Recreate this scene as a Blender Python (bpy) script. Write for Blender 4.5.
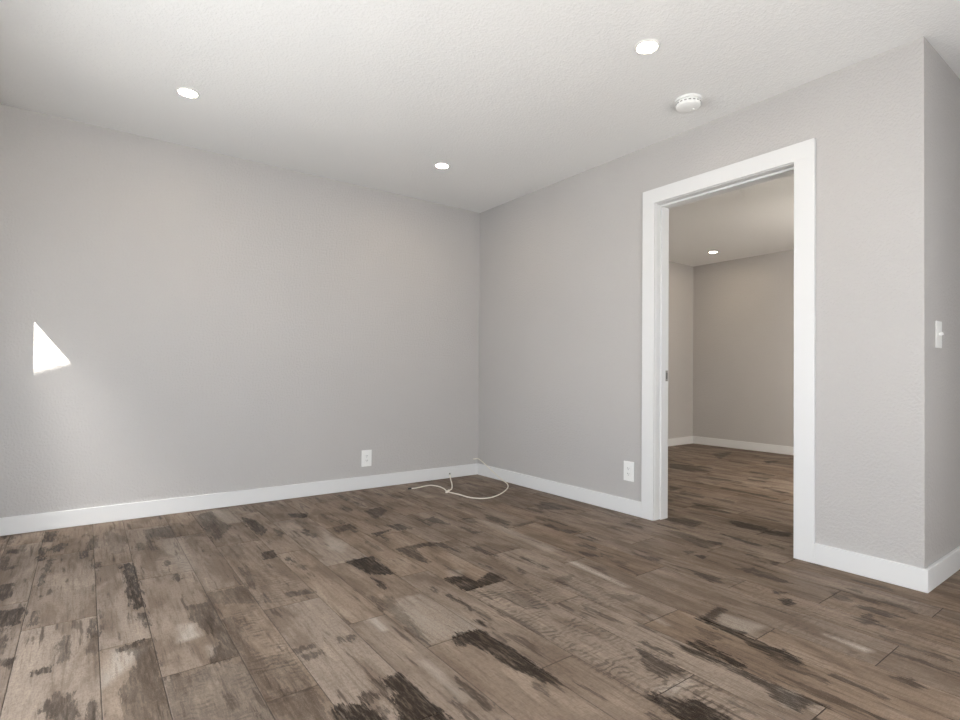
import bpy, bmesh, math, random
import numpy as np
from mathutils import Vector, Matrix
random.seed(7)
rng = np.random.default_rng(11)
for o in list(bpy.data.objects): bpy.data.objects.remove(o)
S = bpy.context.scene
C = S.collection
PI = math.pi

# ------------------------------------------------------------------ camera, world, sun, daylight, fill lamps, exposure
cam_d = bpy.data.cameras.new('camera'); cam = bpy.data.objects.new('camera', cam_d); C.objects.link(cam)
S.camera = cam
F_PX, CAM = 542.457, (-2.9305, -4.1365, 0.9348)
PITCH, YAW, ROLL = 0.0118, 0.6496, 0.0079
fw = Vector((math.sin(YAW)*math.cos(PITCH), math.cos(YAW)*math.cos(PITCH), math.sin(PITCH)))
rt = Vector((math.cos(YAW), -math.sin(YAW), 0)); up = rt.cross(fw)
r2 = math.cos(ROLL)*rt + math.sin(ROLL)*up; u2 = -math.sin(ROLL)*rt + math.cos(ROLL)*up
m = Matrix((r2, u2, -fw)).transposed().to_4x4(); m.translation = Vector(CAM)
cam.matrix_world = m
cam_d.sensor_width = 36; cam_d.lens = F_PX/960*36
cam_d.shift_x = -16.84/960; cam_d.shift_y = 7.42/960
cam_d.clip_start = 0.02

W = bpy.data.worlds.new('sky'); S.world = W; W.use_nodes = True
bg = W.node_tree.nodes['Background']; bg.inputs[0].default_value = (0.75, 0.86, 1.0, 1); bg.inputs[1].default_value = 1.6

def light(name, kind, loc, direction, power, color, **kw):
    d = bpy.data.lights.new(name, kind); d.energy = power; d.color = color
    for k, v in kw.items(): setattr(d, k, v)
    o = bpy.data.objects.new(name, d); C.objects.link(o); o.location = loc
    o.rotation_euler = Vector(direction).to_track_quat('-Z', 'Y').to_euler()
    return o
# sun: falls 1.39 m per metre of x; passes between the window head and the top of an added blocker to the back wall
SUN_DIR = (1.5, 1.0, -2.085)
light('sun', 'SUN', (-6, -6, 6), SUN_DIR, 34.0, (1.0, 0.95, 0.86), angle=0.006)
# bright hazy sky around the sun
light('sun_haze', 'SUN', (-6.5, -6, 6), SUN_DIR, 7.0, (1.0, 0.98, 0.95), angle=0.3)
# daylight through the window in the left wall, then two added fill lamps
light('window_daylight', 'AREA', (-3.57, -2.42, 0.95), (1, 0, -0.05), 28.5, (0.87, 0.935, 1.0), shape='RECTANGLE', size=1.8, size_y=1.45)
light('rear_fill_light', 'AREA', (-1.8, -5.1, 1.1), (0, 1, 0.05), 36.0, (0.97, 0.98, 1.0), shape='RECTANGLE', size=2.4, size_y=1.5)  # added fill lamp behind the camera
light('far_room_fill_light', 'AREA', (1.68, -3.41, 1.4), (1, 0.5, -0.6), 60.0, (1.0, 0.93, 0.84), shape='RECTANGLE', size=1.0, size_y=1.2)  # added fill lamp to brighten the far room
S.view_settings.view_transform = 'Standard'
try: S.view_settings.look = 'None'
except Exception: pass
S.view_settings.gamma = 1.0; S.view_settings.use_curve_mapping = False
S.view_settings.exposure = 0.42
LAMP = 105.0         # radiance of a downlight lens

# ------------------------------------------------------------------ helpers
def tag(o, label=None, cat=None, group=None, kind=None):
    if label: o['label'] = label
    if cat: o['category'] = cat
    if group: o['group'] = group
    if kind: o['kind'] = kind
    return o
def obj(name, bm, mat, parent=None, smooth=False, loc=None):
    me = bpy.data.meshes.new(name); bm.normal_update(); bm.to_mesh(me); bm.free()
    for mm in (mat if isinstance(mat, (list, tuple)) else [mat]): me.materials.append(mm)
    if smooth:
        me.polygons.foreach_set('use_smooth', [True]*len(me.polygons))
        try: me.set_sharp_from_angle(angle=math.radians(35))
        except Exception: pass
    o = bpy.data.objects.new(name, me); C.objects.link(o)
    if parent: o.parent = parent
    if loc: o.location = loc
    return o
def struct(name, bm, mat, parent=None, smooth=False):
    o = obj(name, bm, mat, parent, smooth)
    if not parent: o['kind'] = 'structure'
    return o
def empty(name, loc, label=None, cat=None, group=None, kind=None, rot=(0, 0, 0)):
    o = bpy.data.objects.new(name, None); C.objects.link(o); o.location = loc; o.rotation_euler = rot
    o.empty_display_size = .05
    return tag(o, label, cat, group, kind)
def add_box(bm, x0, x1, y0, y1, z0, z1, bev=0, seg=2):
    vs = bmesh.ops.create_cube(bm, size=1)['verts']
    for v in vs:
        v.co = Vector(((x0+x1)/2+v.co.x*(x1-x0), (y0+y1)/2+v.co.y*(y1-y0), (z0+z1)/2+v.co.z*(z1-z0)))
    if bev:
        es = list({e for v in vs for e in v.link_edges})
        bmesh.ops.bevel(bm, geom=es, offset=bev, segments=seg, profile=.5, affect='EDGES')
    return bm
def boxes(*bs, bev=0):
    bm = bmesh.new()
    for b in bs: add_box(bm, *b, bev=bev)
    return bm
def lathe(profile, n=48, axis='z'):
    """profile = [(r, z)]; closed where r == 0"""
    bm = bmesh.new(); rings = []
    for r, z in profile:
        if r < 1e-6: rings.append([bm.verts.new((0, 0, z))])
        else: rings.append([bm.verts.new((r*math.cos(2*PI*k/n), r*math.sin(2*PI*k/n), z)) for k in range(n)])
    for a, b in zip(rings, rings[1:]):
        for k in range(n):
            k2 = (k+1) % n
            if len(a) == 1 and len(b) == 1: continue
            if len(a) == 1: bm.faces.new((a[0], b[k], b[k2]))
            elif len(b) == 1: bm.faces.new((a[k], b[0], a[k2]))
            else: bm.faces.new((a[k], b[k], b[k2], a[k2]))
    bmesh.ops.recalc_face_normals(bm, faces=bm.faces)
    return bm
def catmull(pts, n=10):
    P = [Vector(p) for p in pts]; P = [2*P[0]-P[1]]+P+[2*P[-1]-P[-2]]; out = []
    for i in range(1, len(P)-2):
        for k in range(n):
            t = k/n; a, b, c, d = P[i-1:i+3]
            out.append(.5*((2*b)+(c-a)*t+(2*a-5*b+4*c-d)*t*t+(3*b-a-3*c+d)*t**3))
    out.append(P[-2]); return out
def tube(bm, path, r, n=10):
    prev = None; rings = []
    for i, p in enumerate(path):
        t = (path[min(i+1, len(path)-1)]-path[max(i-1, 0)]).normalized()
        if prev is None: prev = t.orthogonal().normalized()
        a = (prev-t*prev.dot(t)).normalized(); prev = a; b = t.cross(a)
        rings.append([bm.verts.new(p+r*(math.cos(2*PI*k/n)*a+math.sin(2*PI*k/n)*b)) for k in range(n)])
    for A, B in zip(rings, rings[1:]):
        for k in range(n): bm.faces.new((A[k], A[(k+1) % n], B[(k+1) % n], B[k]))
    bm.faces.new(rings[0][::-1]); bm.faces.new(rings[-1])
    bmesh.ops.recalc_face_normals(bm, faces=bm.faces)
    return bm

# ------------------------------------------------------------------ materials
def new_mat(name):
    mt = bpy.data.materials.new(name); mt.use_nodes = True
    nt = mt.node_tree; return mt, nt, nt.nodes['Principled BSDF']
def N(nt, t, **kw):
    n = nt.nodes.new(t)
    for k, v in kw.items():
        if k in n.inputs: n.inputs[k].default_value = v
        else: setattr(n, k, v)
    return n
def plain(name, col, rough=.5, metal=0, bump=0, bscale=60, spec=.5):
    mt, nt, b = new_mat(name)
    b.inputs['Base Color'].default_value = (*col, 1); b.inputs['Roughness'].default_value = rough
    b.inputs['Metallic'].default_value = metal; b.inputs['Specular IOR Level'].default_value = spec
    tc = N(nt, 'ShaderNodeTexCoord'); nz = N(nt, 'ShaderNodeTexNoise', Scale=bscale, Detail=3.0)
    nt.links.new(tc.outputs['Object'], nz.inputs['Vector'])
    if bump:
        bp_ = N(nt, 'ShaderNodeBump', Strength=bump, Distance=.002)
        nt.links.new(nz.outputs[0], bp_.inputs['Height']); nt.links.new(bp_.outputs[0], b.inputs['Normal'])
    mr = N(nt, 'ShaderNodeMapRange'); mr.inputs[3].default_value = max(rough-.05, 0); mr.inputs[4].default_value = min(rough+.05, 1)
    nt.links.new(nz.outputs[0], mr.inputs[0]); nt.links.new(mr.outputs[0], b.inputs['Roughness'])
    return mt
def textured_paint(name, col, rough, scale, dist, strength, patch=.03):
    """rolled / sprayed plaster texture under paint"""
    mt, nt, b = new_mat(name); L = nt.links.new
    tc = N(nt, 'ShaderNodeTexCoord')
    n1 = N(nt, 'ShaderNodeTexNoise', Scale=scale, Detail=4.0, Roughness=.55)
    n2 = N(nt, 'ShaderNodeTexNoise', Scale=scale*.32, Detail=2.0)
    for n in (n1, n2): L(tc.outputs['Object'], n.inputs['Vector'])
    r1 = N(nt, 'ShaderNodeMapRange'); r1.inputs[1].default_value = .42; r1.inputs[2].default_value = .62
    L(n1.outputs[0], r1.inputs[0])
    ad = N(nt, 'ShaderNodeMath', operation='ADD'); L(r1.outputs[0], ad.inputs[0]); L(n2.outputs[0], ad.inputs[1])
    bp_ = N(nt, 'ShaderNodeBump', Strength=strength, Distance=dist); L(ad.outputs[0], bp_.inputs['Height'])
    L(bp_.outputs[0], b.inputs['Normal'])
    n3 = N(nt, 'ShaderNodeTexNoise', Scale=1.7, Detail=2.0); L(tc.outputs['Object'], n3.inputs['Vector'])
    mx = N(nt, 'ShaderNodeMix', data_type='RGBA'); L(n3.outputs[0], mx.inputs[0])
    mx.inputs[6].default_value = (*[c*(1-patch) for c in col], 1); mx.inputs[7].default_value = (*[c*(1+patch) for c in col], 1)
    L(mx.outputs[2], b.inputs['Base Color']); b.inputs['Roughness'].default_value = rough
    b.inputs['Specular IOR Level'].default_value = .35
    return mt
M = {}
M['wall'] = textured_paint('grey_wall_paint', (.50, .482, .468), .55, 75, .003, .42)
M['ceiling'] = textured_paint('white_ceiling_texture', (.84, .835, .82), .8, 85, .002, .5, .01)
M['trim'] = plain('white_gloss_trim', (.73, .73, .725), .5, spec=.3)
M['plate'] = plain('white_plastic', (.86, .86, .84), .3)
M['jack'] = plain('cream_cable_jacket', (.80, .76, .66), .4)
M['dark'] = plain('dark_plastic', (.03, .028, .025), .4)
M['steel'] = plain('brushed_strike_steel', (.32, .30, .27), .35, metal=1)
M['ring'] = plain('white_enamel_ring', (.82, .81, .78), .35)
M['grey_slot'] = plain('grey_vent_plastic', (.30, .30, .29), .5)
M['ext'] = plain('stucco_outside', (.6, .58, .55), .8, bump=.3)
def emitter(name, col, s):
    mt, nt, b = new_mat(name)
    b.inputs['Base Color'].default_value = (.9, .9, .9, 1)
    b.inputs['Emission Color'].default_value = (*col, 1); b.inputs['Emission Strength'].default_value = s
    return mt
M['lens'] = emitter('lit_lamp_lens', (1.0, .83, .62), LAMP)

def floor_material():
    mt, nt, b = new_mat('wood_plank_tile'); L = nt.links.new
    tc = N(nt, 'ShaderNodeTexCoord')
    at = N(nt, 'ShaderNodeAttribute', attribute_name='marks')        # R stain edge, G stain strength, B chalky wear, A saw marks
    pl = N(nt, 'ShaderNodeAttribute', attribute_name='plank')        # R tone, G hue, B offset
    sm = N(nt, 'ShaderNodeSeparateColor'); L(at.outputs['Color'], sm.inputs[0])
    sp = N(nt, 'ShaderNodeSeparateColor'); L(pl.outputs['Color'], sp.inputs[0])
    # each plank reads its own piece of the print
    off = N(nt, 'ShaderNodeCombineXYZ')
    mo = N(nt, 'ShaderNodeMath', operation='MULTIPLY'); mo.inputs[1].default_value = 37.0; L(sp.outputs[2], mo.inputs[0])
    for k in (0, 1, 2): L(mo.outputs[0], off.inputs[k])
    vec = N(nt, 'ShaderNodeVectorMath', operation='ADD'); L(tc.outputs['Object'], vec.inputs[0]); L(off.outputs[0], vec.inputs[1])
    def noise(sx, sy, detail=4., rough=.55, dist=0.):
        mp = N(nt, 'ShaderNodeMapping'); mp.inputs['Scale'].default_value = (sx, sy, 1); L(vec.outputs[0], mp.inputs[0])
        n = N(nt, 'ShaderNodeTexNoise', Scale=1.0, Detail=detail, Roughness=rough, Distortion=dist); L(mp.outputs[0], n.inputs['Vector'])
        return n.outputs[0]
    def rng_(src, a, b_, c=0., d=1., smooth=True):
        r = N(nt, 'ShaderNodeMapRange'); r.interpolation_type = 'SMOOTHSTEP' if smooth else 'LINEAR'
        for k, v in zip((1, 2, 3, 4), (a, b_, c, d)): r.inputs[k].default_value = v
        L(src, r.inputs[0]); return r.outputs[0]
    def mth(op, a, b_):
        n = N(nt, 'ShaderNodeMath', operation=op)
        for k, v in ((0, a), (1, b_)):
            if isinstance(v, (int, float)): n.inputs[k].default_value = v
            else: L(v, n.inputs[k])
        return n.outputs[0]
    def mix(fac, a, b_, blend='MIX'):
        n = N(nt, 'ShaderNodeMix', data_type='RGBA', blend_type=blend)
        for k, v in ((0, fac), (6, a), (7, b_)):
            if isinstance(v, tuple): n.inputs[k].default_value = (*v, 1)
            elif isinstance(v, (int, float)): n.inputs[k].default_value = v
            else: L(v, n.inputs[k])
        return n.outputs[2]
    blotch = noise(9, 2.6, 5, .6, .4)
    grain = noise(75, 4.5, 5, .65, .3)
    fine = noise(240, 60, 3, .6)
    cross = noise(45, 330, 3, .6, .2)
    speck = noise(420, 420, 2, .6)
    base = mix(sp.outputs[0], COL_A, COL_B)
    base = mix(rng_(sp.outputs[1], 0, 1, 0, .40), base, COL_WARM)
    base = mix(mth('MULTIPLY', rng_(blotch, .48, .62), .62), base, COL_MID)
    base = mix(mth('MULTIPLY', rng_(blotch, .46, .34), .45), base, COL_PALE)
    base = mix(mth('MULTIPLY', rng_(grain, .48, .68), .40), base, COL_DARK)
    base = mix(mth('MULTIPLY', rng_(fine, .42, .66), .26), base, COL_DARK)
    base = mix(mth('MULTIPLY', rng_(cross, .46, .64), .30), base, COL_MID)
    # pale scuffs
    ch = mth('MULTIPLY', sm.outputs[2], rng_(mth('ADD', mth('MULTIPLY', speck, .5), mth('MULTIPLY', grain, .5)), .36, .58))
    base = mix(ch, base, COL_CHALK)
    # saw marks across the board
    mp = N(nt, 'ShaderNodeMapping'); mp.inputs['Rotation'].default_value = (0, 0, .10); L(vec.outputs[0], mp.inputs[0])
    wv = N(nt, 'ShaderNodeTexWave', wave_type='BANDS', bands_direction='Y', Scale=12.0, Distortion=9.0, Detail=4.0)
    wv.inputs['Detail Scale'].default_value = 1.6
    L(mp.outputs[0], wv.inputs['Vector'])
    saw_gate = rng_(noise(16, 9, 5, .65), .40, .62)
    saw = mth('MULTIPLY', mth('MULTIPLY', rng_(wv.outputs[0], .35, .8), saw_gate), at.outputs['Alpha'])
    base = mix(mth('MULTIPLY', saw, .62), base, COL_STAIN2)
    # small dark checks following the grain
    chk = rng_(mth('ADD', noise(22, 3.0, 4, .6, .5), mth('MULTIPLY', mth('SUBTRACT', grain, .5), .35)), .60, .68)
    base = mix(mth('MULTIPLY', chk, .55), base, COL_STAIN2)
    # dark stains with ragged edges
    rag = noise(85, 13, 9, .74, .35)
    edge = mth('ADD', sm.outputs[0], mth('MULTIPLY', mth('SUBTRACT', rag, .5), 1.6))
    stain = mth('MULTIPLY', rng_(edge, .32, .46), rng_(sm.outputs[1], 0, .85, smooth=False))
    stain = mth('MULTIPLY', stain, rng_(noise(110, 14, 6, .68), .36, .54, .5, 1.0))
    base = mix(stain, base, COL_STAIN)
    base = mix(mth('MULTIPLY', rng_(speck, .60, .72), .22), base, COL_CHALK)
    L(base, b.inputs['Base Color'])
    L(rng_(mth('ADD', mth('MULTIPLY', grain, .5), mth('MULTIPLY', blotch, .5)), .3, .7, .42, .60), b.inputs['Roughness'])
    b.inputs['Specular IOR Level'].default_value = .16
    hgt = mth('ADD', mth('MULTIPLY', grain, .55), mth('ADD', mth('MULTIPLY', fine, .25), mth('MULTIPLY', saw, -.6)))
    bp_ = N(nt, 'ShaderNodeBump', Strength=.35, Distance=.0015); L(hgt, bp_.inputs['Height']); L(bp_.outputs[0], b.inputs['Normal'])
    return mt
COL_A = (0.196, 0.147, 0.110); COL_B = (0.268, 0.210, 0.164); COL_WARM = (0.245, 0.160, 0.098)
COL_MID = (0.120, 0.081, 0.055); COL_PALE = (0.376, 0.292, 0.220); COL_DARK = (.060, .040, .027)
COL_STAIN = (.018, .0105, .006); COL_STAIN2 = (.030, .018, .011); COL_CHALK = (.52, .46, .39)
M['floor'] = floor_material()
M['grout'] = plain('brown_grout', (.060, .044, .033), .8, bump=.2, bscale=200)

# ------------------------------------------------------------------ worn marks of the plank print: (strength, outline on the floor in metres)
STAINS = [
    (0.7, [(-3.097, -0.065), (-3.05, -0.074), (-3.06, -0.307), (-3.097, -0.294)]),
    (0.7, [(-3.098, -0.411), (-3.081, -0.414), (-3.086, -0.655), (-3.098, -0.654)]),
    (0.7, [(-3.059, -0.439), (-3.013, -0.377), (-2.997, -0.419), (-3.026, -0.537), (-3.048, -0.501)]),
    (0.6, [(-3.058, -0.668), (-3.048, -0.683), (-3.07, -1.028), (-3.081, -1.055)]),
    (0.5, [(-2.887, -0.409), (-2.868, -0.305), (-2.873, -0.573), (-2.915, -0.617)]),
    (0.8, [(-2.768, -0.951), (-2.734, -0.958), (-2.734, -1.564), (-2.759, -1.57), (-2.769, -1.44)]),
    (0.5, [(-2.637, -0.344), (-2.504, -0.332), (-2.504, -0.614), (-2.624, -0.504), (-2.629, -0.791), (-2.64, -0.762)]),
    (0.3, [(-2.495, -0.254), (-2.42, -0.364), (-2.327, -0.194), (-2.394, -0.645), (-2.507, -0.636)]),
    (0.7, [(-3.211, -0.955), (-3.163, -0.96), (-3.174, -1.144), (-3.192, -1.156)]),
    (0.7, [(-3.234, -0.354), (-3.196, -0.374), (-3.195, -0.443), (-3.224, -0.422)]),
    (0.6, [(-3.225, -0.679), (-3.184, -0.684), (-3.188, -0.729), (-3.222, -0.715)]),
    (0.3, [(-2.829, -0.283), (-2.808, -0.247), (-2.738, -0.446), (-2.761, -0.737), (-2.797, -0.751)]),
    (0.6, [(-2.875, -0.845), (-2.859, -0.857), (-2.864, -0.95), (-2.876, -0.942)]),
    (0.75, [(-3.191, -1.3), (-3.111, -1.312), (-3.108, -1.479), (-3.152, -1.467), (-3.177, -1.439)]),
    (0.65, [(-2.897, -1.585), (-2.886, -1.589), (-2.887, -1.769), (-2.903, -1.757)]),
    (0.4, [(-2.903, -1.775), (-2.886, -1.788), (-2.886, -1.91), (-2.905, -1.879)]),
    (0.65, [(-2.753, -1.632), (-2.736, -1.633), (-2.734, -1.784), (-2.743, -1.736)]),
    (0.7, [(-2.83, -1.909), (-2.754, -1.885), (-2.756, -1.906), (-2.822, -1.932)]),
    (0.5, [(-2.794, -1.944), (-2.737, -1.898), (-2.737, -2.333), (-2.828, -2.29), (-2.829, -2.214), (-2.778, -2.054)]),
    (0.7, [(-3.047, -1.923), (-3.012, -1.924), (-3.006, -1.953), (-3.039, -1.947)]),
    (0.6, [(-3, -2.15), (-2.979, -2.117), (-2.954, -2.184), (-2.934, -2.28), (-2.952, -2.3), (-3.008, -2.192)]),
    (0.6, [(-3.135, -1.775), (-3.104, -1.782), (-3.111, -1.824), (-3.131, -1.816)]),
    (0.35, [(-2.828, -2.29), (-2.732, -2.336), (-2.737, -2.469), (-2.833, -2.398)]),
    (0.35, [(-2.722, -2.24), (-2.631, -2.222), (-2.377, -2.284), (-2.393, -2.724), (-2.732, -2.473)]),
    (0.55, [(-2.589, -1.67), (-2.516, -1.675), (-2.512, -1.906), (-2.507, -2.188), (-2.583, -2.197), (-2.577, -2.121), (-2.54, -2.06), (-2.593, -1.804)]),
    (0.4, [(-2.499, -1.873), (-2.467, -1.896), (-2.489, -2.328), (-2.487, -2.372), (-2.51, -2.369), (-2.508, -2.029)]),
    (0.55, [(-2.355, -2.267), (-2.292, -2.266), (-2.291, -2.283), (-2.349, -2.291)]),
    (0.55, [(-2.35, -2.317), (-2.29, -2.323), (-2.293, -2.35), (-2.349, -2.354)]),
    (0.5, [(-2.217, -2.27), (-2.202, -2.272), (-2.216, -2.308)]),
    (0.6, [(-2.179, -2.28), (-2.153, -2.293), (-2.177, -2.322)]),
    (0.9, [(-2.357, -2.65), (-2.299, -2.687), (-2.275, -2.757), (-2.279, -2.829), (-2.386, -2.771), (-2.374, -2.672)]),
    (0.7, [(-2.281, -2.645), (-2.258, -2.636), (-2.249, -2.668), (-2.262, -2.69), (-2.281, -2.676)]),
    (0.9, [(-2.191, -2.607), (-2.14, -2.609), (-2.137, -2.883), (-2.181, -2.935), (-2.247, -2.866), (-2.216, -2.707), (-2.211, -2.748), (-2.188, -2.69), (-2.198, -2.643)]),
    (0.85, [(-1.884, -2.573), (-1.858, -2.574), (-1.83, -2.657), (-1.835, -2.797), (-1.805, -2.892), (-1.778, -2.947), (-1.767, -2.82), (-1.767, -2.521), (-1.85, -2.496), (-1.885, -2.509)]),
    (0.4, [(-1.91, -2.046), (-1.944, -2.326), (-1.965, -2.487), (-1.978, -2.421), (-1.958, -2.088)]),
    (0.8, [(-1.734, -2.448), (-1.72, -2.469), (-1.737, -2.495)]),
    (0.5, [(-1.743, -2.565), (-1.744, -2.64), (-1.762, -2.65)]),
    (0.35, [(-1.539, -2.263), (-1.423, -2.374), (-1.449, -2.533), (-1.518, -2.434)]),
    (0.55, [(-2.339, -0.148), (-2.243, -0.085), (-2.26, -0.328), (-2.216, -0.533), (-2.332, -0.804), (-2.346, -0.699)]),
    (0.7, [(-2.112, -0.373), (-2.065, -0.497), (-2.066, -0.748), (-2.113, -0.842), (-2.125, -0.652)]),
    (0.75, [(-2.183, -1.17), (-2.139, -1.161), (-2.14, -1.28), (-2.207, -1.269)]),
    (0.7, [(-1.847, -0.447), (-1.747, -0.518), (-1.788, -0.604), (-1.853, -0.557)]),
    (0.6, [(-1.694, -0.934), (-1.607, -0.913), (-1.62, -1.042), (-1.707, -1.032)]),
    (0.6, [(-1.409, -0.679), (-1.28, -0.63), (-1.295, -0.76), (-1.43, -0.89)]),
    (0.65, [(-2.24, -1.77), (-2.165, -1.779), (-2.138, -1.831), (-2.234, -1.807)]),
    (0.85, [(-1.884, -1.541), (-1.756, -1.55), (-1.768, -1.766), (-1.776, -1.827), (-1.831, -1.787), (-1.867, -1.728)]),
    (0.8, [(-1.876, -1.818), (-1.865, -1.881), (-1.879, -1.964), (-1.888, -1.93)]),
    (0.3, [(-1.956, -0.604), (-1.847, -0.623), (-1.814, -0.764)]),
    (0.4, [(-2.326, -1.328), (-2.31, -1.502), (-2.332, -1.634), (-2.348, -1.594)]),
    (0.25, [(-2.344, -0.929), (-2.238, -0.962), (-2.299, -1.203), (-2.362, -1.081)]),
    (0.4, [(-2.508, -1.575), (-2.37, -1.578), (-2.362, -1.797), (-2.511, -1.688)]),
    (0.7, [(-1.585, -1.182), (-1.474, -1.173), (-1.586, -1.241)]),
    (0.7, [(-1.44, -1.06), (-1.425, -1.099), (-1.362, -1.087), (-1.373, -1.203), (-1.432, -1.224)]),
    (0.65, [(-1.597, -1.511), (-1.404, -1.518), (-1.347, -1.578), (-1.363, -1.667), (-1.43, -1.562), (-1.533, -1.566), (-1.561, -1.789), (-1.583, -1.766), (-1.603, -1.606)]),
    (0.65, [(-1.171, -1.088), (-1.112, -1.067), (-1.121, -1.283), (-1.17, -1.191)]),
    (0.5, [(-0.986, -1.22), (-0.928, -1.23), (-0.966, -1.354), (-1.005, -1.296)]),
    (0.6, [(-1.272, -1.712), (-1.231, -1.732), (-1.229, -1.916), (-1.255, -1.878)]),
    (0.9, [(-1.607, -2.02), (-1.524, -2.049), (-1.521, -2.144), (-1.392, -2.08), (-1.396, -2.189), (-1.61, -2.194)]),
    (0.55, [(-0.845, -1.277), (-0.784, -1.308), (-0.787, -1.464), (-0.851, -1.419)]),
    (0.4, [(-0.81, -1.534), (-0.612, -1.523), (-0.666, -1.545), (-0.804, -1.567)]),
    (0.5, [(-1.057, -0.282), (-0.996, -0.438), (-1.062, -0.467)]),
    (0.7, [(-1.353, -1.662), (-1.355, -1.757), (-1.369, -1.718)]),
    (0.6, [(-1.089, -1.476), (-1.049, -1.526), (-1.107, -1.535)]),
    (0.5, [(-0.336, -1.188), (-0.321, -1.326), (-0.408, -1.336)]),
    (0.6, [(-0.631, -1.623), (-0.636, -1.758), (-0.667, -1.773)]),
    (0.6, [(-1.25, -2.108), (-1.265, -2.188), (-1.293, -2.191)]),
    (0.6, [(-0.651, -1.643), (-0.613, -1.63), (-0.635, -1.764), (-0.571, -1.858), (-0.649, -1.849)]),
    (0.6, [(-0.751, -2.016), (-0.717, -2.108), (-0.744, -2.148), (-0.769, -2.065)]),
    (0.7, [(-0.837, -2.085), (-0.809, -2.236), (-0.849, -2.187)]),
    (0.4, [(-0.804, -2.308), (-0.757, -2.368), (-0.814, -2.389)]),
    (0.6, [(-0.268, -1.166), (-0.203, -1.252), (-0.219, -1.477), (-0.384, -1.339)]),
    (0.6, [(0.101, -1.959), (0.202, -2.062), (0.203, -2.167), (0.077, -2.203), (0.043, -2.093)]),
    (0.5, [(-0.132, -2.141), (-0.085, -2.238), (-0.133, -2.48), (-0.249, -2.476), (-0.185, -2.292)]),
    (0.8, [(-0.105, -2.413), (-0.08, -2.486), (-0.136, -2.482)]),
    (0.7, [(-0.389, -2.442), (-0.347, -2.477), (-0.404, -2.477)]),
    (0.8, [(-0.395, -2.507), (-0.348, -2.549), (-0.409, -2.564)]),
    (0.7, [(-0.625, -2.666), (-0.597, -2.703), (-0.635, -2.798), (-0.649, -2.745)]),
    (0.5, [(-0.625, -2.288), (-0.62, -2.364), (-0.582, -2.438), (-0.631, -2.449)]),
    (0.4, [(-1.222, -2.319), (-1.104, -2.335), (-1.197, -2.374)]),
    (0.3, [(-1.162, -2.565), (-1.05, -2.673), (-1.157, -2.673)]),
    (0.65, [(-1.421, -2.954), (-1.415, -3.026), (-1.414, -3.127), (-1.446, -3.111), (-1.487, -3.11), (-1.485, -3.037)]),
    (0.9, [(-1.617, -3.142), (-1.587, -3.145), (-1.557, -3.229), (-1.515, -3.236), (-1.531, -3.352), (-1.631, -3.278)]),
    (0.9, [(-1.238, -3.026), (-1.2, -3.042), (-1.218, -3.215), (-1.242, -3.224)]),
    (0.8, [(-1.272, -3.032), (-1.266, -3.159), (-1.278, -3.167), (-1.283, -3.047)]),
    (0.9, [(-1.041, -2.937), (-1.015, -2.96), (-1.018, -3.103), (-1.06, -3.126)]),
    (0.65, [(-1.02, -2.95), (-0.885, -2.935), (-0.877, -2.958), (-0.99, -2.971)]),
    (0.4, [(-1.109, -2.976), (-1.115, -3.071), (-1.149, -3.059)]),
    (0.8, [(-1.778, -2.856), (-1.768, -2.874), (-1.78, -2.925), (-1.794, -2.893)]),
    (0.65, [(-0.395, -2.749), (-0.334, -2.785), (-0.355, -2.879), (-0.38, -2.992), (-0.411, -2.941)]),
    (0.6, [(-0.176, -2.792), (-0.147, -2.822), (-0.204, -2.824)]),
    (0.8, [(-0.529, -2.981), (-0.509, -3.019), (-0.546, -3.005)]),
    (0.9, [(-0.597, -3.045), (-0.567, -3.067), (-0.603, -3.093), (-0.641, -3.085)]),
    (0.9, [(-1.031, -3.025), (-1.027, -3.072), (-1.034, -3.203), (-1.022, -3.248), (-1.059, -3.329), (-1.078, -3.306), (-1.08, -3.209)]),
    (0.8, [(-1.215, -3.132), (-1.217, -3.204), (-1.24, -3.2)]),
    (0.75, [(-1.27, -3.165), (-1.259, -3.243), (-1.253, -3.349), (-1.241, -3.475), (-1.272, -3.435), (-1.334, -3.434), (-1.333, -3.4), (-1.284, -3.296)]),
    (0.5, [(-0.35, -3.145), (-0.342, -3.19), (-0.373, -3.23), (-0.408, -3.196)]),
    (0.65, [(-0.415, -3.254), (-0.379, -3.295), (-0.386, -3.407), (-0.437, -3.348)]),
    (0.6, [(-0.521, -3.308), (-0.459, -3.321), (-0.513, -3.354), (-0.571, -3.342)]),
    (0.5, [(-0.265, -3.303), (-0.262, -3.38), (-0.292, -3.421), (-0.284, -3.352)]),
    (0.65, [(-0.92, -3.527), (-0.886, -3.57), (-0.913, -3.614), (-0.92, -3.585)]),
    (0.5, [(-0.629, -3.561), (-0.639, -3.61), (-0.658, -3.602)]),
    (0.7, [(0.377, -2.257), (0.425, -2.302), (0.433, -2.479), (0.334, -2.496), (0.3, -2.37)]),
    (0.7, [(0.357, -2.495), (0.449, -2.619), (0.343, -2.647), (0.286, -2.52)]),
    (0.7, [(0.082, -2.369), (0.07, -2.538), (0.044, -2.632), (0.019, -2.575)]),
    (0.6, [(2.014, -0.671), (2.102, -0.867), (1.919, -1.198), (1.772, -1.061), (1.787, -0.83)]),
    (0.7, [(1.305, -1.775), (1.335, -2.048), (1.27, -2.039)]),
    (0.6, [(1.026, -1.365), (1.018, -1.489), (0.851, -1.487)]),
    (0.7, [(0.644, -1.829), (0.629, -1.994), (0.575, -1.917)]),
    (0.6, [(3.052, -0.533), (3.393, -0.587), (2.752, -0.8)]),
    (0.8, [(3.033, -1.158), (3.182, -1.26), (2.896, -1.264)]),
    (0.6, [(1.627, -1.83), (1.573, -2.1), (1.501, -2.065)]),
]
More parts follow.
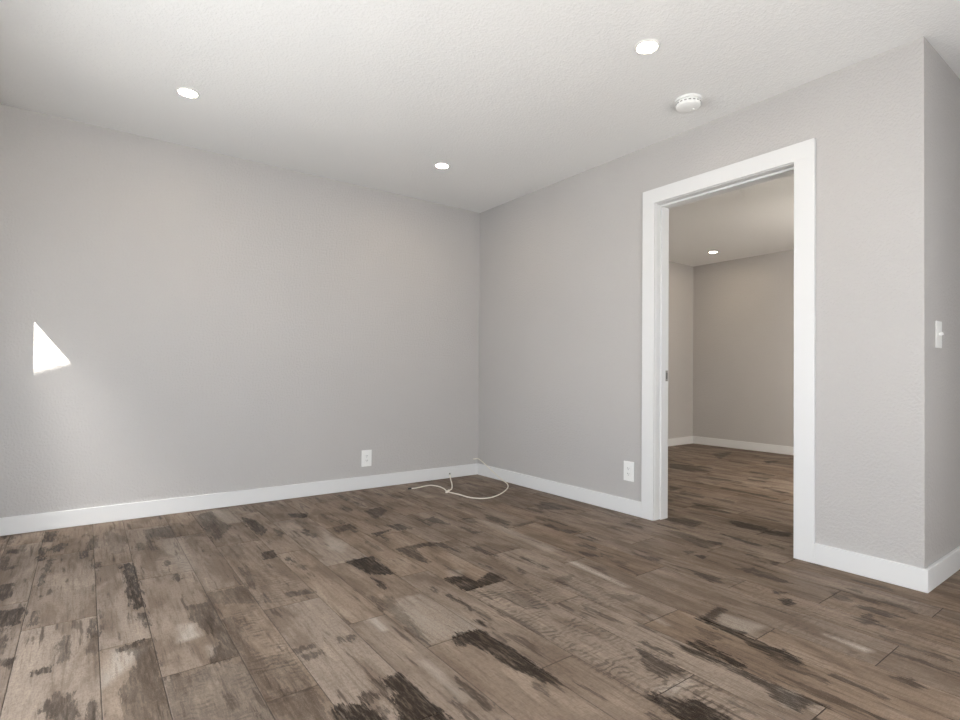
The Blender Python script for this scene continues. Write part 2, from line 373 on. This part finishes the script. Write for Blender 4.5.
CHALKY = [
    (0.6, [(-2.638, -1.834), (-2.594, -1.856), (-2.59, -1.968), (-2.63, -1.976), (-2.655, -1.976)]),
    (0.5, [(-2.586, -2.063), (-2.571, -2.091), (-2.587, -2.146)]),
    (0.5, [(-2.844, -1.907), (-2.771, -1.961), (-2.806, -2.064), (-2.877, -2.153), (-2.871, -2.089)]),
    (1, [(-2.052, -2.2), (-2.04, -2.209), (-2.046, -2.313), (-2.053, -2.312)]),
    (0.5, [(-2.054, -2.574), (-2.033, -2.59), (-2.038, -2.839), (-2.054, -2.84), (-2.053, -2.75)]),
    (0.35, [(-1.884, -2.09), (-1.787, -2.109), (-1.761, -2.512), (-1.976, -2.506), (-1.958, -2.183)]),
    (0.35, [(-1.803, -0.989), (-1.784, -1.29), (-1.854, -1.409), (-1.882, -1.306)]),
    (0.35, [(-2.255, -0.077), (-2.125, -0.065), (-2.134, -0.477), (-2.217, -0.476)]),
    (0.3, [(-2.592, -0.598), (-2.504, -0.614), (-2.507, -1.25), (-2.554, -1.249)]),
    (0.9, [(-0.998, -2.186), (-0.965, -2.211), (-1.005, -2.582), (-1.021, -2.561)]),
    (0.5, [(-1.174, -2.81), (-1.156, -2.816), (-1.176, -2.906), (-1.189, -2.897)]),
    (0.4, [(-1.564, -3.136), (-1.435, -3.148), (-1.435, -3.177), (-1.551, -3.184)]),
    (1, [(-0.783, -3.287), (-0.778, -3.427), (-0.802, -3.42)]),
    (0.5, [(-1.262, -3.345), (-1.246, -3.389), (-1.328, -3.432), (-1.339, -3.403)]),
    (0.4, [(-0.922, -2.96), (-0.916, -3.019), (-0.895, -3.125), (-1.005, -3.116), (-1.022, -3.019)]),
    (0.35, [(-0.917, -1.238), (-0.86, -1.515), (-0.918, -2.052), (-0.972, -2.013)]),
    (0.35, [(-1.544, -1.936), (-1.488, -1.977), (-1.54, -2.037), (-1.578, -2.009)]),
]
SAWN = [
    (0.9, [(-2.502, -1.87), (-2.36, -1.788), (-2.37, -2.534), (-2.511, -2.536)]),
    (0.5, [(-2.686, -2.225), (-2.515, -2.224), (-2.526, -2.615), (-2.716, -2.474)]),
    (0.9, [(-1.597, -2.206), (-1.387, -2.332), (-1.381, -2.509), (-1.617, -2.779)]),
    (0.9, [(-1.458, -2.497), (-1.389, -2.498), (-1.404, -3.186), (-1.404, -3.306), (-1.513, -3.365), (-1.64, -3.271), (-1.615, -2.674)]),
    (0.5, [(-1.284, -2.304), (-1.018, -2.436), (-1.032, -2.659), (-1.3, -2.688), (-1.46, -2.5)]),
    (0.5, [(-2.647, -0.413), (-2.506, -0.358), (-2.507, -1.25), (-2.716, -1.256)]),
    (0.4, [(-0.576, -2.757), (-0.481, -2.826), (-0.668, -3.421), (-0.881, -3.432), (-0.885, -3.12)]),
    (0.5, [(-2.342, -1.316), (-2.215, -1.301), (-2.123, -1.815), (-2.274, -1.861), (-2.376, -1.787)]),
]

# ------------------------------------------------------------------ room shell (metres; room corner at the origin)
H = 2.44
XL, YR = -3.45, -5.0            # left wall, rear wall
LB = 3.3768                     # the right wall ends here and turns into the hall
XF, YF = 3.76, 0.19             # far corner of the room beyond the doorway
XE = .95                       # end of the hall
JL, JR, JH = -1.971, -2.8295, 2.043      # clear opening of the doorway
WT = .107                       # thickness of the right wall

struct('ceiling', boxes((XL-.2, XF+.2, YR-.2, YF+.2, H, H+.12)), M['ceiling'])
struct('wall_back', boxes((XL-.2, 0, 0, .15, 0, H)), M['wall'])
struct('wall_right', boxes((0, WT, JL+.022, YF, 0, H), (0, WT, -LB, JR-.022, 0, H), (0, WT, JR-.022, JL+.022, JH+.022, H)), M['wall'])
FX0, FX1, FZ0, FZ1 = 1.15, 2.2, .85, 2.15             # unseen far room window, added for the fill lamp there
struct('wall_hall', boxes((WT, FX0, -LB, -LB+.13, 0, H), (FX1, XF+.15, -LB, -LB+.13, 0, H), (FX0, FX1, -LB, -LB+.13, 0, FZ0), (FX0, FX1, -LB, -LB+.13, FZ1, H)), M['wall'])
struct('wall_hall_end', boxes((XE, XE+.12, YR, -LB, 0, H)), M['wall'])
struct('wall_far_back', boxes((XF, XF+.15, -LB+.13, YF, 0, H)), M['wall'])
struct('wall_far_left', boxes((0, XF+.15, YF, YF+.12, 0, H)), M['wall'])
WY0, WY1, WZ0, WZ1 = -3.4, -.183, .2, 1.834        # window in the left wall
struct('wall_left', boxes((XL-.15, XL, YR, WY0, 0, H), (XL-.15, XL, WY1, 0, 0, H), (XL-.15, XL, WY0, WY1, 0, WZ0), (XL-.15, XL, WY0, WY1, WZ1, H)), M['wall'])
RX0, RX1, RZ0, RZ1 = -3.05, -.55, .3, 1.9            # unseen window behind the camera, added for the rear fill lamp
struct('wall_rear', boxes((XL-.15, RX0, YR-.15, YR, 0, H), (RX1, XE+.12, YR-.15, YR, 0, H), (RX0, RX1, YR-.15, YR, 0, RZ0), (RX0, RX1, YR-.15, YR, RZ1, H)), M['wall'])
def window(name, horizontal, a0, a1, z0, z1, p0, p1):
    fr = .045
    def b(u0, u1, w0, w1, d=0): return (p0+d, p1-d, u0, u1, w0, w1) if not horizontal else (u0, u1, p0+d, p1-d, w0, w1)
    o = struct(name, boxes(b(a0, a0+fr, z0, z1), b(a1-fr, a1, z0, z1), b(a0+fr, a1-fr, z0, z0+fr), b(a0+fr, a1-fr, z1-fr, z1)), M['trim'])
window('window_1', False, WY0, WY1, WZ0, WZ1, XL-.13, XL-.06)
window('added_window_rear', True, RX0, RX1, RZ0, RZ1, YR-.13, YR-.06)  # frame of the opening added for the rear fill
window('added_window_far', True, FX0, FX1, FZ0, FZ1, -LB+.02, -LB+.09)  # frame of the opening added for the far room fill
struct('rear_sun_blocker', boxes((-6, 3.5, YR-1.6, YR-.2, H+.02, H+.14)), M['ext'])  # unseen slab added to keep the sun out of the rear opening
# unseen block added outside: its top edge shapes the sun patch on the back wall
nb = boxes((-9, 0, -9, 0, -.3, 4.47)); bmesh.ops.transform(nb, verts=nb.verts, matrix=Matrix.Translation((-5.0, -1.6, 0)) @ Matrix.Rotation(math.atan(.1335), 4, 'Z'))
struct('sun_patch_blocker', nb, M['ext'])
struct('ground_outside', boxes((-14, 8, -14, 6, -.5, -.31)), M['ext'])

# floor: plank tiles 0.15 and 0.22 wide, 0.96 long, each third row stepped by a third
def in_poly(px, py, P):
    ins = np.zeros(px.shape, bool); dist = np.full(px.shape, 9.)
    n = len(P)
    for i in range(n):
        (x0, y0), (x1, y1) = P[i], P[(i+1) % n]
        c = ((y0 > py) != (y1 > py)) & (px < (x1-x0)*(py-y0)/((y1-y0) or 1e-9)+x0); ins ^= c
        dx, dy = x1-x0, y1-y0; t = np.clip(((px-x0)*dx+(py-y0)*dy)/(dx*dx+dy*dy+1e-12), 0, 1)
        dist = np.minimum(dist, np.hypot(px-x0-t*dx, py-y0-t*dy))
    return np.where(ins, dist, -dist)
def build_floor():
    X0, X1, Y0, Y1 = XL-.1, XF+.1, YR-.1, YF+.08
    cols = []; x = -2.51; i = 0
    xs = []
    k = -6
    def left_edge(i): return -2.51+(i//2)*.37+(i % 2)*.15
    verts = []; faces = []; marks = []; plank = []
    gap = .0009; bev = .0018
    polys = [(np.array(P), s, P) for s, P in STAINS]
    for i in range(-8, 40):
        a, b = left_edge(i), left_edge(i+1)
        if b < X0 or a > X1: continue
        phase = {0: -2.515, 1: -1.885, 2: -2.195}[i % 3]
        n0 = math.floor((Y0-phase)/.96); 
        for j in range(n0, n0+8):
            c, d = phase+j*.96, phase+(j+1)*.96
            if d < Y0 or c > Y1: continue
            xa, xb, ya, yb = max(a, X0)+gap, min(b, X1)-gap, max(c, Y0)+gap*1.7, min(d, Y1)-gap*1.7
            if xb-xa < .02 or yb-ya < .12: continue
            main = xa < .15 and xb > -3.5 and yb > -3.9 and xa > -3.5
            cell = .0115 if main else .03
            gx = np.concatenate([[xa], np.linspace(xa+bev, xb-bev, max(2, int((xb-xa)/cell)+1)), [xb]])
            gy = np.concatenate([[ya], np.linspace(ya+bev, yb-bev, max(2, int((yb-ya)/cell)+1)), [yb]])
            PX, PY = np.meshgrid(gx, gy); nx, ny = len(gx), len(gy)
            Z = np.zeros_like(PX); Z[0, :] = Z[-1, :] = -.0012; Z[:, 0] = Z[:, -1] = -.0012
            base = len(verts)
            verts.extend(np.stack([PX, PY, Z], -1).reshape(-1, 3).tolist())
            idx = base+np.arange(nx*ny).reshape(ny, nx)
            faces.extend(np.stack([idx[:-1, :-1], idx[:-1, 1:], idx[1:, 1:], idx[1:, :-1]], -1).reshape(-1, 4).tolist())
            fx, fy = PX.ravel(), PY.ravel()
            mk = np.zeros((len(fx), 4), np.float32)
            todo = []
            for q in range(rng.integers(0, 4) if main else 0):
                ln, wd = rng.uniform(.05, .22), rng.uniform(.006, .02); ox, oy = rng.uniform(xa, xb-.02), rng.uniform(ya, yb-.05)
                todo.append((rng.uniform(.4, .7), [(ox, oy), (ox+wd, oy+.02), (ox+wd*.6, oy+ln), (ox, oy+ln*.8)]))
            for P, s, raw in polys:
                if P[:, 0].max() < xa-.02 or P[:, 0].min() > xb+.02 or P[:, 1].max() < ya-.02 or P[:, 1].min() > yb+.02: continue
                # a mark belongs to the plank that holds most of it, or spills where it is large
                todo.append((s, raw))
            if not main or xa > -.05 or yb < -3.55:
                for q in range(rng.integers(0, 4)):
                    ln, wd = rng.uniform(.06, .38), rng.uniform(.015, .07)
                    ox, oy = rng.uniform(xa, xb), rng.uniform(ya, yb-.05)
                    todo.append((rng.uniform(.4, .85), [(ox, oy), (ox+wd, oy+.03), (ox+wd*rng.uniform(.4, 1), oy+ln), (ox-.005, oy+ln*rng.uniform(.5, .9))]))
            for s, raw in todo:
                sd = in_poly(fx, fy, raw); v = np.clip(.5+sd/.07, 0, 1)
                up_ = v > mk[:, 0]; mk[up_, 0] = v[up_]; 
                near = sd > -.03
                mk[near & up_, 1] = s
            for s, raw in CHALKY:
                P = np.array(raw)
                if P[:, 0].max() < xa-.03 or P[:, 0].min() > xb+.03 or P[:, 1].max() < ya-.03 or P[:, 1].min() > yb+.03: continue
                mk[:, 2] = np.maximum(mk[:, 2], s*np.clip(.6+in_poly(fx, fy, raw)/.03, 0, 1))
            mk[:, 3] = rng.choice([.05, .12, .3], p=[.5, .3, .2])
            for s, raw in SAWN:
                P = np.array(raw)
                if P[:, 0].max() < xa-.03 or P[:, 0].min() > xb+.03 or P[:, 1].max() < ya-.03 or P[:, 1].min() > yb+.03: continue
                mk[:, 3] = np.maximum(mk[:, 3], s*np.clip(.6+in_poly(fx, fy, raw)/.04, 0, 1))
            marks.append(mk)
            plank.append(np.tile(np.array([rng.uniform(0, 1), rng.uniform(0, 1)**2, rng.uniform(0, 1), 1], np.float32), (len(fx), 1)))
    # the bed of grout under the tiles
    base = len(verts); nb = 4
    verts.extend([(X0, Y0, -.0025), (X1, Y0, -.0025), (X1, Y1, -.0025), (X0, Y1, -.0025)]); faces.append([base, base+1, base+2, base+3])
    marks.append(np.zeros((4, 4), np.float32)); plank.append(np.zeros((4, 4), np.float32))
    me = bpy.data.meshes.new('floor'); me.from_pydata(verts, [], faces)
    me.materials.append(M['floor']); me.materials.append(M['grout'])
    me.polygons[len(faces)-1].material_index = 1
    for nm, arr in (('marks', marks), ('plank', plank)):
        at = me.attributes.new(nm, 'FLOAT_COLOR', 'POINT'); at.data.foreach_set('color', np.concatenate(arr).ravel())
    me.update()
    o = bpy.data.objects.new('floor', me); C.objects.link(o); o['kind'] = 'structure'
build_floor()

# baseboards: 0.10 high with an eased top edge
BT, BH = .0165, .101
def board(name, *bs):
    bm = bmesh.new()
    for b in bs: add_box(bm, *b, bev=.003, seg=2)
    return struct(name, bm, M['trim'])
CL, CR = -1.8756, -2.9323                 # outer edges of the door casing
board('baseboard_back', (XL, 0, -BT, 0, 0, BH))
board('baseboard_right', (-BT, 0, CL, -BT, 0, BH), (-BT, 0, -LB-BT, CR, 0, BH))
board('baseboard_hall', (0, XE, -LB-BT, -LB, 0, BH))
board('baseboard_far_back', (XF-BT, XF, -LB+.13, YF, 0, .10))
board('baseboard_far_left', (WT, XF-BT, YF-BT, YF, 0, .10))
board('baseboard_left', (XL, XL+BT, YR, -BT, 0, BH))

# doorway: jamb, stop, flat casings, strike plate
door = struct('door_1', boxes((-.002, WT+.012, JL, JL+.02, 0, JH), (-.002, WT+.012, JR-.02, JR, 0, JH), (-.002, WT+.012, JR-.02, JL+.02, JH, JH+.02), bev=.0012), M['trim'])
tag(door, kind='structure')
bm = bmesh.new()
for b in ((.045, WT+.012, JL-.012, JL, 0, JH-.012), (.045, WT+.012, JR, JR+.012, 0, JH-.012), (.045, WT+.012, JR, JL, JH-.012, JH)): add_box(bm, *b, bev=.002)
struct('door_stop', bm, M['trim'], door)
def casing(name, x0, x1, bs):
    bm = bmesh.new()
    for y0, y1, z0, z1 in bs: add_box(bm, x0, x1, y0, y1, z0, z1, bev=.001)
    return struct(name, bm, M['trim'], door)
for x0, x1 in ((-.0165, 0), (WT, WT+.0165)):
    rv = .004
    casing('casing', x0, x1, [(JL+rv, CL, 0, JH+rv)])
    casing('casing', x0, x1, [(CR, JR-rv, 0, JH+rv)])
    casing('casing', x0, x1, [(CR, CL, JH+rv, 2.1382)])
st = struct('strike_plate', boxes((.088, .110, JL-.0145, JL-.0118, .895, .965), bev=.001), M['steel'], door)
st['label'] = 'dark steel strike plate'
struct('latch_hole', boxes((.094, .104, JL-.0152, JL-.0143, .91, .95)), M['dark'], st)

# ------------------------------------------------------------------ recessed ceiling lights
def downlight():
    root = empty('recessed_ceiling_light', (0, 0, H))
    obj('trim_ring', lathe([(.043, .004), (.043, -.002), (.046, -.006), (.053, -.006), (.057, -.003), (.058, 0), (.058, .004)], 56), M['ring'], root, True)
    obj('lens', lathe([(0, -.0035), (.036, -.0035), (.0428, -.0015), (.0428, .003), (0, .003)], 56), M['lens'], root, True)
    return root
dl = downlight()
def copy_tree(o, parent=None):
    c = o.copy(); C.objects.link(c)
    if parent: c.parent = parent
    for ch in o.children: copy_tree(ch, c)
    return c
spots = [(-2.507, -.803, 'recessed ceiling light nearest the left edge, above the wall with the sunlit patch'),
         (-.89, -.775, 'recessed ceiling light nearest the corner where the two grey walls meet'),
         (-.897, -2.58, 'largest recessed ceiling light, beside the white smoke detector'),
         (3.147, -.473, 'recessed ceiling light in the far room, seen through the doorway')]
for k, (x, y, lab) in enumerate(spots):
    o = dl if k == 0 else copy_tree(dl)
    o.location = (x, y, H); tag(o, lab, 'ceiling light', 'recessed downlights')

# smoke detector
sd = empty('smoke_detector', (-.322, -2.415, H), 'round white smoke detector on the ceiling near the doorway', 'smoke detector')
obj('base_plate', lathe([(0, 0), (.062, 0), (.063, -.004), (.062, -.010), (0, -.010)], 56), M['plate'], sd, True)
obj('housing', lathe([(0, -.0095), (.053, -.0095), (.054, -.016), (.056, -.017), (.057, -.024), (.054, -.034), (.044, -.040), (.02, -.042), (0, -.042)], 56), M['plate'], sd, True)
bm = bmesh.new()
for k in range(18):
    a = 2*PI*k/18; b2 = bmesh.new(); add_box(b2, .0525, .0572, -.0055, .0055, -.0235, -.0185)
    me = bpy.data.meshes.new('t'); b2.to_mesh(me); b2.free()
    n0 = len(bm.verts); bm.from_mesh(me); bpy.data.meshes.remove(me)
    bm.verts.ensure_lookup_table()
    bmesh.ops.rotate(bm, verts=bm.verts[n0:], cent=(0, 0, 0), matrix=Matrix.Rotation(a, 3, 'Z'))
obj('vent_grille', bm, M['grey_slot'], sd)['label'] = 'ring of dark vent slots'
obj('test_button', lathe([(0, -.0415), (.011, -.0415), (.012, -.044), (.010, -.046), (0, -.0465)], 32), M['plate'], sd, True, (.018, -.012, 0))

sd.scale = (1.16, 1.16, 1.2)
# ------------------------------------------------------------------ outlets and switch (built facing -y, base at plate centre)
def plate_bm(w, h, t=.007):
    bm = bmesh.new(); add_box(bm, -w/2, w/2, -t, 0, -h/2, h/2, bev=.0025, seg=3); return bm
def outlet(name, loc, rotz, label, w=.086, h=.132):
    r = empty(name, loc, label, 'outlet', None, None, (0, 0, rotz))
    obj('cover_plate', plate_bm(w, h), M['plate'], r)
    f = obj('receptacle', boxes((-.0175, .0175, -.0095, -.0065, -.035, .035), bev=.0012), M['plate'], r)
    for s in (-1, 1):
        zc = s*.0185
        bm = boxes((-.0075, -.0050, -.0099, -.0092, zc-.001, zc+.007), (.0050, .0075, -.0099, -.0092, zc-.001, zc+.006), (-.002, .002, -.0099, -.0092, zc-.010, zc-.006))
        obj('socket_slots', bm, M['dark'], f)
    for s in (-1, 1):
        b2 = lathe([(0, -.0015), (.003, -.001), (.0032, .0005), (0, .0005)], 16); bmesh.ops.rotate(b2, verts=b2.verts, cent=(0, 0, 0), matrix=Matrix.Rotation(-PI/2, 3, 'X'))
        bmesh.ops.transform(b2, verts=b2.verts, matrix=Matrix.Translation((0, -.0068, s*.049)))
        obj('screw', b2, M['plate'], r)
    return r
outlet('wall_outlet', (-1.107, 0, .244), 0, 'white outlet low on the left wall, left of the loose cable')
outlet('wall_outlet', (0, -1.762, .286), -PI/2, 'white outlet low on the right wall beside the door casing')
sw = empty('light_switch', (.191, -LB, 1.131), 'white light switch on the hall wall at the right edge', 'light switch')
obj('cover_plate', plate_bm(.078, .124), M['plate'], sw)
tg = boxes((-.005, .005, -.022, -.006, -.006, .006), bev=.0015); bmesh.ops.rotate(tg, verts=tg.verts, cent=(0, -.006, 0), matrix=Matrix.Rotation(math.radians(-18), 3, 'X'))
obj('toggle', tg, M['plate'], sw)
for s in (-1, 1):
    b2 = lathe([(0, -.0015), (.003, -.001), (.0032, .0005), (0, .0005)], 16); bmesh.ops.rotate(b2, verts=b2.verts, cent=(0, 0, 0), matrix=Matrix.Rotation(-PI/2, 3, 'X'))
    bmesh.ops.transform(b2, verts=b2.verts, matrix=Matrix.Translation((0, -.0068, s*.030)))
    obj('screw', b2, M['plate'], sw)

# ------------------------------------------------------------------ loose cable from the corner
R_ = .0045
cab = empty('coaxial_cable', (-.05, -.006, .144), 'loose cream cable coming from the corner and looping on the floor', 'cable')
o0 = Vector(cab.location)
def cab_tube(name, pts, r=R_, mat=None, n=10):
    path = [p-o0 for p in catmull(pts, n)]
    return obj(name, tube(bmesh.new(), path, r), mat or M['jack'], cab, True)
Zf = R_+.0006
cab_tube('jacket', [(-.055, .004, .145), (-.053, -.008, .145), (-.03, -.011, .146), (-.014, -.022, .1455), (-.016, -.075, .134), (-.022, -.15, .109), (-.024, -.24, .074), (-.026, -.33, .038), (-.030, -.40, .016), (-.052, -.49, Zf), (-.110, -.59, Zf), (-.20, -.69, Zf), (-.34, -.795, Zf), (-.47, -.855, Zf), (-.56, -.845, Zf), (-.615, -.765, Zf), (-.625, -.645, Zf), (-.64, -.55, Zf), (-.652, -.505, Zf+.001)])
cab_tube('lead', [(-.652, -.505, Zf+.001), (-.625, -.42, Zf+.004), (-.60, -.315, Zf), (-.612, -.245, Zf), (-.635, -.211, Zf), (-.70, -.215, Zf), (-.738, -.228, Zf), (-.79, -.238, Zf), (-.822, -.232, Zf)])
cab_tube('lead', [(-.648, -.505, Zf+.007), (-.600, -.475, Zf+.006), (-.560, -.430, .012), (-.500, -.335, .022), (-.44, -.22, .036), (-.375, -.105, .052)])
cab_tube('tie', [(-.668, -.520, Zf+.002), (-.652, -.507, Zf+.003), (-.630, -.492, Zf+.004)], .0095, M['jack'])
cab_tube('connector', [(-.820, -.2325, Zf), (-.832, -.229, Zf), (-.846, -.224, Zf)], .006, M['dark'], 4)['label'] = 'dark connector tip'
cab_tube('connector', [(-.378, -.110, .0515), (-.371, -.098, .0535), (-.363, -.085, .0555)], .006, M['dark'], 4)['label'] = 'dark connector tip'
